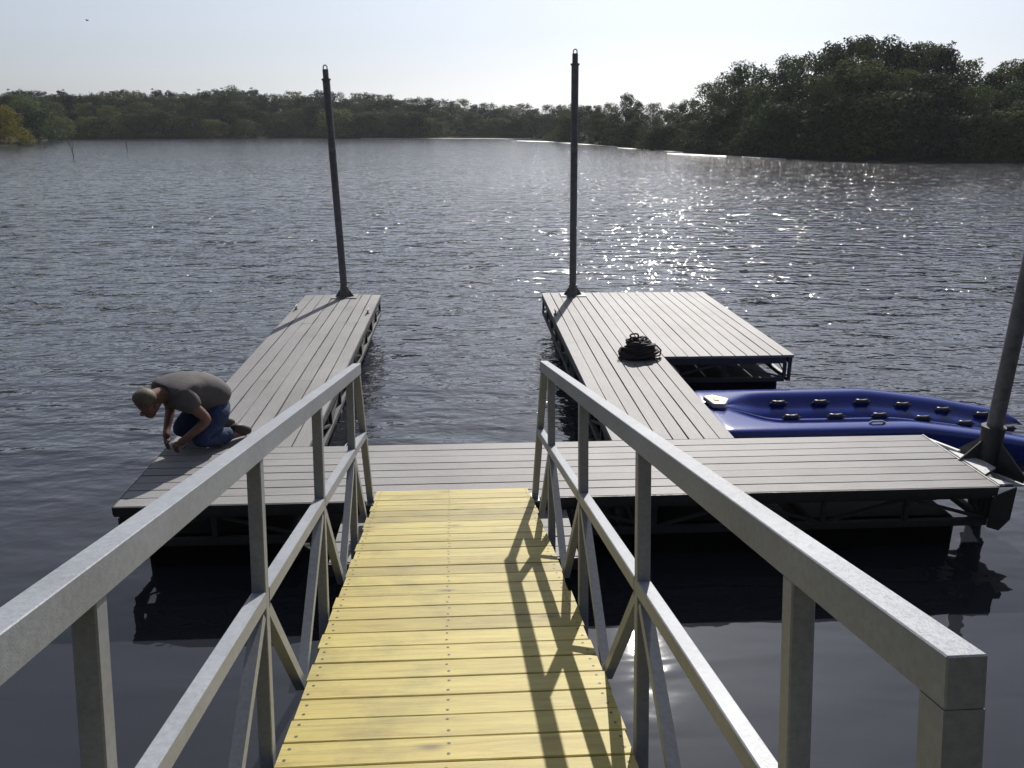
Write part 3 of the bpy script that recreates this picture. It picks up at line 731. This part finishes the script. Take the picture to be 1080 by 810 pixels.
# ------------------------------------------------------------------ rope pile
def rope_pile():
    b = MB(); rr = random.Random(12); cx, cy = 2.03, 9.08
    def loop(c, ra, rb, rot, tilt, r=.017, n=22, z0=0, wob=.12, arc=1.0):
        pts = []; ph = rr.uniform(0, 6)
        for i in range(n+1):
            a = 2*pi*arc*i/n; k = 1+wob*sin(3*a+ph)*rr.uniform(.6, 1)
            p = Vector((cos(a)*ra*k, sin(a)*rb*k, .012*sin(2*a+ph)))
            p = Quaternion((cos(rot), sin(rot), 0), tilt) @ p
            q = Vector((c[0], c[1], z0)) + p; q.z = max(q.z, r+.002); pts.append(q)
        b.tube(pts, r, 7)
    for lv in range(10):
        z = .02+lv*.024; k = (1-(lv/11)**2)**.5
        for j in range(6):
            loop((cx+rr.uniform(-.035, .035), cy+rr.uniform(-.03, .03)), .235*k*rr.uniform(.3, 1.0), .17*k*rr.uniform(.35, 1.0), rr.uniform(0, 6), rr.uniform(-.4, .4), r=rr.choice((.014, .018, .022)), z0=z)
    for j in range(7): loop((cx+rr.uniform(-.1, .1), cy+rr.uniform(-.08, .08)), rr.uniform(.05, .1), rr.uniform(.05, .08), rr.uniform(0, 6), rr.uniform(.5, 1.3), r=.016, z0=.22)
    # free loops: standing eye at top left, one each side, tail on deck
    loop((cx-.06, cy+.02), .055, .03, 0, 1.35, r=.012, z0=.31, wob=.05)
    b.tube([(cx-.05, cy, .2), (cx-.065, cy+.01, .27), (cx-.06, cy+.02, .30)], [.03, .025, .02], 8)
    b.tube([(cx-.19, cy, .12), (cx-.25, cy-.01, .15), (cx-.275, cy-.02, .10), (cx-.24, cy-.03, .03), (cx-.18, cy-.03, .02)], .010, 7)
    b.tube([(cx+.17, cy+.02, .17), (cx+.24, cy+.0, .17), (cx+.295, cy-.02, .11), (cx+.28, cy-.04, .04), (cx+.21, cy-.05, .03)], .012, 7)
    b.tube([(cx+.18, cy-.06, .02), (cx+.24, cy-.10, .014), (cx+.29, cy-.08, .014), (cx+.27, cy-.05, .014)], .010, 7)
    b.tube([(cx-.16, cy-.08, .02), (cx-.24, cy-.10, .014), (cx-.26, cy-.15, .014)], .010, 7)
    for p in b.v: p.x = cx+(p.x-cx)*.88; p.y = cy+(p.y-cy)*.88; p.z *= .84
    o = b.build('rope_pile', M['rope'], smooth=True)
    return o
tag(rope_pile(), 'dark heap of coiled rope lying on the right dock finger', 'rope')

# ------------------------------------------------------------------ kneeling man
O = Vector((-2.30, 6.57, 0)); FW = Vector((-.72, -.69, 0)).normalized(); LS = Vector((-FW.y, FW.x, 0))
def Lp(f, s, z): return O + FW*f + LS*s + Vector((0, 0, z))
def skin(chains, sub=2):
    """chains: lists of (key, (f,s,z), radius); equal keys share a vertex; returns a mesh grown with the Skin modifier"""
    idx = {}; vs = []; rs = []; es = []
    for ch in chains:
        prev = None
        for key, p, r in ch:
            if key not in idx: idx[key] = len(vs); vs.append(Lp(*p)); rs.append(r)
            if prev is not None: es.append((prev, idx[key]))
            prev = idx[key]
    me = bpy.data.meshes.new('tmp'); me.from_pydata([tuple(v) for v in vs], es, [])
    ob = bpy.data.objects.new('tmp', me); COL.objects.link(ob)
    sm = ob.modifiers.new('skin', 'SKIN'); sm.use_smooth_shade = True
    if not me.skin_vertices: 
        bm = bmesh.new(); bm.from_mesh(me); bm.verts.layers.skin.verify(); bm.to_mesh(me); bm.free()
    for i, r in enumerate(rs):
        d = me.skin_vertices[0].data[i]; d.radius = r if isinstance(r, tuple) else (r, r); d.use_root = (i == 0)
    ss = ob.modifiers.new('sub', 'SUBSURF'); ss.levels = sub; ss.render_levels = sub
    dg = bpy.context.evaluated_depsgraph_get(); dg.update()
    out = bpy.data.meshes.new_from_object(ob.evaluated_get(dg))
    bpy.data.objects.remove(ob); bpy.data.meshes.remove(me)
    return out
def join(meshes, name, mat, parent):
    bm = bmesh.new()
    for x in meshes: bm.from_mesh(x)
    off = root_loc(parent)
    bmesh.ops.translate(bm, verts=bm.verts, vec=-off)
    me = bpy.data.meshes.new(name); bm.to_mesh(me); bm.free(); me.materials.clear(); me.materials.append(mat)
    for p in me.polygons: p.use_smooth = True; p.material_index = 0
    return link(name, me, parent)
man = empty('person', O, 'man in grey t-shirt and jeans kneeling bent over at the dock edge', 'person')
PEL, W1, W2, CH, NB = (-.24, 0, .32), (-.18, 0, .42), (-.05, 0, .48), (.09, 0, .505), (.20, 0, .51)
HB, HC, HT = (.265, 0, .505), (.335, 0, .465), (.415, 0, .415)
def arm(s):
    sg = 1 if s > 0 else -1
    if s > 0: return (.13, .18, .495), (-.02, .265, .285), (.14, .17, .15), (.185, .11, .095)
    return (.13, -.18, .495), (.05, -.26, .29), (.16, -.14, .15), (.20, -.08, .095)
bc = [[('p', PEL, .10), ('w1', W1, .095), ('w2', W2, .10), ('c', CH, .09), ('n', NB, .068), ('hb', HB, .066), ('hc', HC, .118), ('ht', HT, .100)]]
for s in (1, -1):
    sh, el, wr, pa = arm(s)
    bc.append([('c', CH, .09), (f'sh{s}', sh, .058), (f'el{s}', el, .047), (f'wr{s}', wr, .031), (f'pa{s}', pa, .034)])
    bc.append([('p', PEL, .10), (f'hip{s}', (-.22, .11*s, .32), .085), (f'kn{s}', (.06, .185*s, .075), .068), (f'an{s}', (-.31, .14*s, .06), .042), (f'to{s}', (-.43, .14*s, .045), .035)])
parts = [skin(bc)]
# nose, ears, chin
parts.append(skin([[('a', (.385, 0, .40), .03), ('b', (.400, 0, .378), .018), ('c', (.402, 0, .366), .010)]]))
parts.append(skin([[('a', (.32, 0, .41), .06), ('b', (.345, 0, .355), .045), ('c', (.352, 0, .338), .03)]]))
for s in (1, -1): parts.append(skin([[('a', (.315, .085*s, .455), .014), ('b', (.31, .108*s, .465), .028), ('c', (.325, .104*s, .43), .015)]]))
for s in (1, -1):
    pa = Vector(arm(s)[3]); d = (pa-Vector(arm(s)[2])).normalized()
    for k, (off, ln) in enumerate(((-.027, .062), (-.010, .074), (.009, .070), (.026, .056))):
        a = pa+Vector((0, off, 0)); m1 = a+d*ln*.5+Vector((0, 0, -.004)); m2 = a+d*ln*.75+Vector((-.008, 0, -.03)); m3 = m2+Vector((-.012, 0, -.022))
        parts.append(skin([[('a', tuple(a), .0095), ('b', tuple(m1), .009), ('c', tuple(m2), .0085), ('d', tuple(m3), .007)]], 1))
    a = pa+Vector((-.02, -.03*s, 0)); parts.append(skin([[('a', tuple(a), .011), ('b', tuple(a+Vector((.03, -.025*s, -.012))), .0105), ('c', tuple(a+Vector((.055, -.02*s, -.035))), .008)]], 1))
join(parts, 'body', M['skin'], man)
sc_ = [[('b', (-.26, 0, .31), .158), ('p', (-.225, 0, .37), .175), ('w1', (-.14, 0, .43), .195), ('w2', (-.02, 0, .475), .198), ('c', CH, .172), ('n', (.185, 0, .525), .095)]]
for s in (1, -1):
    sh, el, *_ = arm(s); mid = tuple(a+(b-a)*.62 for a, b in zip(sh, el))
    sc_.append([('c', CH, .172), (f's{s}', sh, .108), (f'm{s}', mid, .086)])
join([skin(sc_)], 'shirt', M['shirt'], man)
jc = [[('w', (-.24, 0, .40), .140), ('p', (-.26, 0, .31), .15)]]
for s in (1, -1): jc.append([('p', (-.26, 0, .31), .15), (f'h{s}', (-.19, .115*s, .29), .125), (f'k{s}', (.06, .185*s, .092), .096), (f'a{s}', (-.28, .145*s, .07), .066)])
join([skin(jc)], 'jeans', M['jeans'], man)
for s in (1, -1):
    join([skin([[('a', (-.25, .14*s, .075), .052), ('b', (-.33, .14*s, .08), .055), ('c', (-.40, .14*s, .065), .048), ('d', (-.455, .14*s, .04), .03)], [('b', (-.33, .14*s, .08), .055), ('h', (-.36, .14*s, .14), .042)]])], 'boot', M['boot'], man)
join([skin([[('a', (.275, 0, .548), .075), ('b', (.348, 0, .495), .118), ('c', (.428, 0, .440), .102)]])], 'hair', M['hair'], man)

# ------------------------------------------------------------------ hazy air
b = MB(); b.box((-1300, -1300, -4.0), (1300, 1300, 27.0)); hz = b.build('haze', None)
hm = bpy.data.materials.new('thin lake haze'); hm.use_nodes = True; t = hm.node_tree
t.nodes.remove(t.nodes['Principled BSDF']); pv = t.nodes.new('ShaderNodeVolumePrincipled')
pv.inputs['Color'].default_value = (.86, .90, .98, 1); pv.inputs['Density'].default_value = HAZE; pv.inputs['Anisotropy'].default_value = .35
t.links.new(pv.outputs[0], t.nodes['Material Output'].inputs['Volume'])
hz.data.materials.clear(); hz.data.materials.append(hm); hz['kind'] = 'stuff'

# ------------------------------------------------------------------ stakes in the water, bird
def stake(u, v, h, label, fork=False):
    q = ray(u, v); t = (ZW-CAM.z)/q.z; p = CAM+q*t
    b = MB(); r = .045
    b.tube([p+Vector((.12, 0, -.5)), p+Vector((.02, 0, h*.45)), p+Vector((-.25 if fork else .03, 0, h))], [r, r*.9, r*.5], 6)
    if fork: b.tube([p+Vector((.02, 0, h*.4)), p+Vector((.22, 0, h*.85))], [r*.7, r*.4], 6)
    tag(b.build('stake', M['stick']), label, 'stake', 'stakes standing in the lake')
stake(77, 166, 1.5, 'forked dead branch sticking up from the lake on the left', True)
stake(47, 156.5, .9, 'short stick in the lake nearest the yellow-green bush')
stake(134, 159, 1.3, 'thin upright stick in the lake right of the forked branch')
b = MB(); q = ray(92, 21.5).normalized(); p = CAM+q*190
b.tube([p+Vector((-.3, 0, .02)), p+Vector((-.12, 0, 0)), p+Vector((.1, 0, 0)), p+Vector((.3, 0, .02))], [.02, .08, .09, .03], 8)
tag_b = empty('bird', p, 'tiny dark bird flying high in the left of the sky', 'bird'); b.build('body', M['bird'], tag_b, smooth=True)
for s in (1, -1):
    b = MB(); b.prism([p+Vector((.1, .03*s, .03)), p+Vector((.05, .35*s, .16)), p+Vector((-.08, .7*s, .06)), p+Vector((-.08, .3*s, .1)), p+Vector((-.1, .03*s, .03))], (0, 0, .02)); b.build('wing', M['bird'], tag_b)
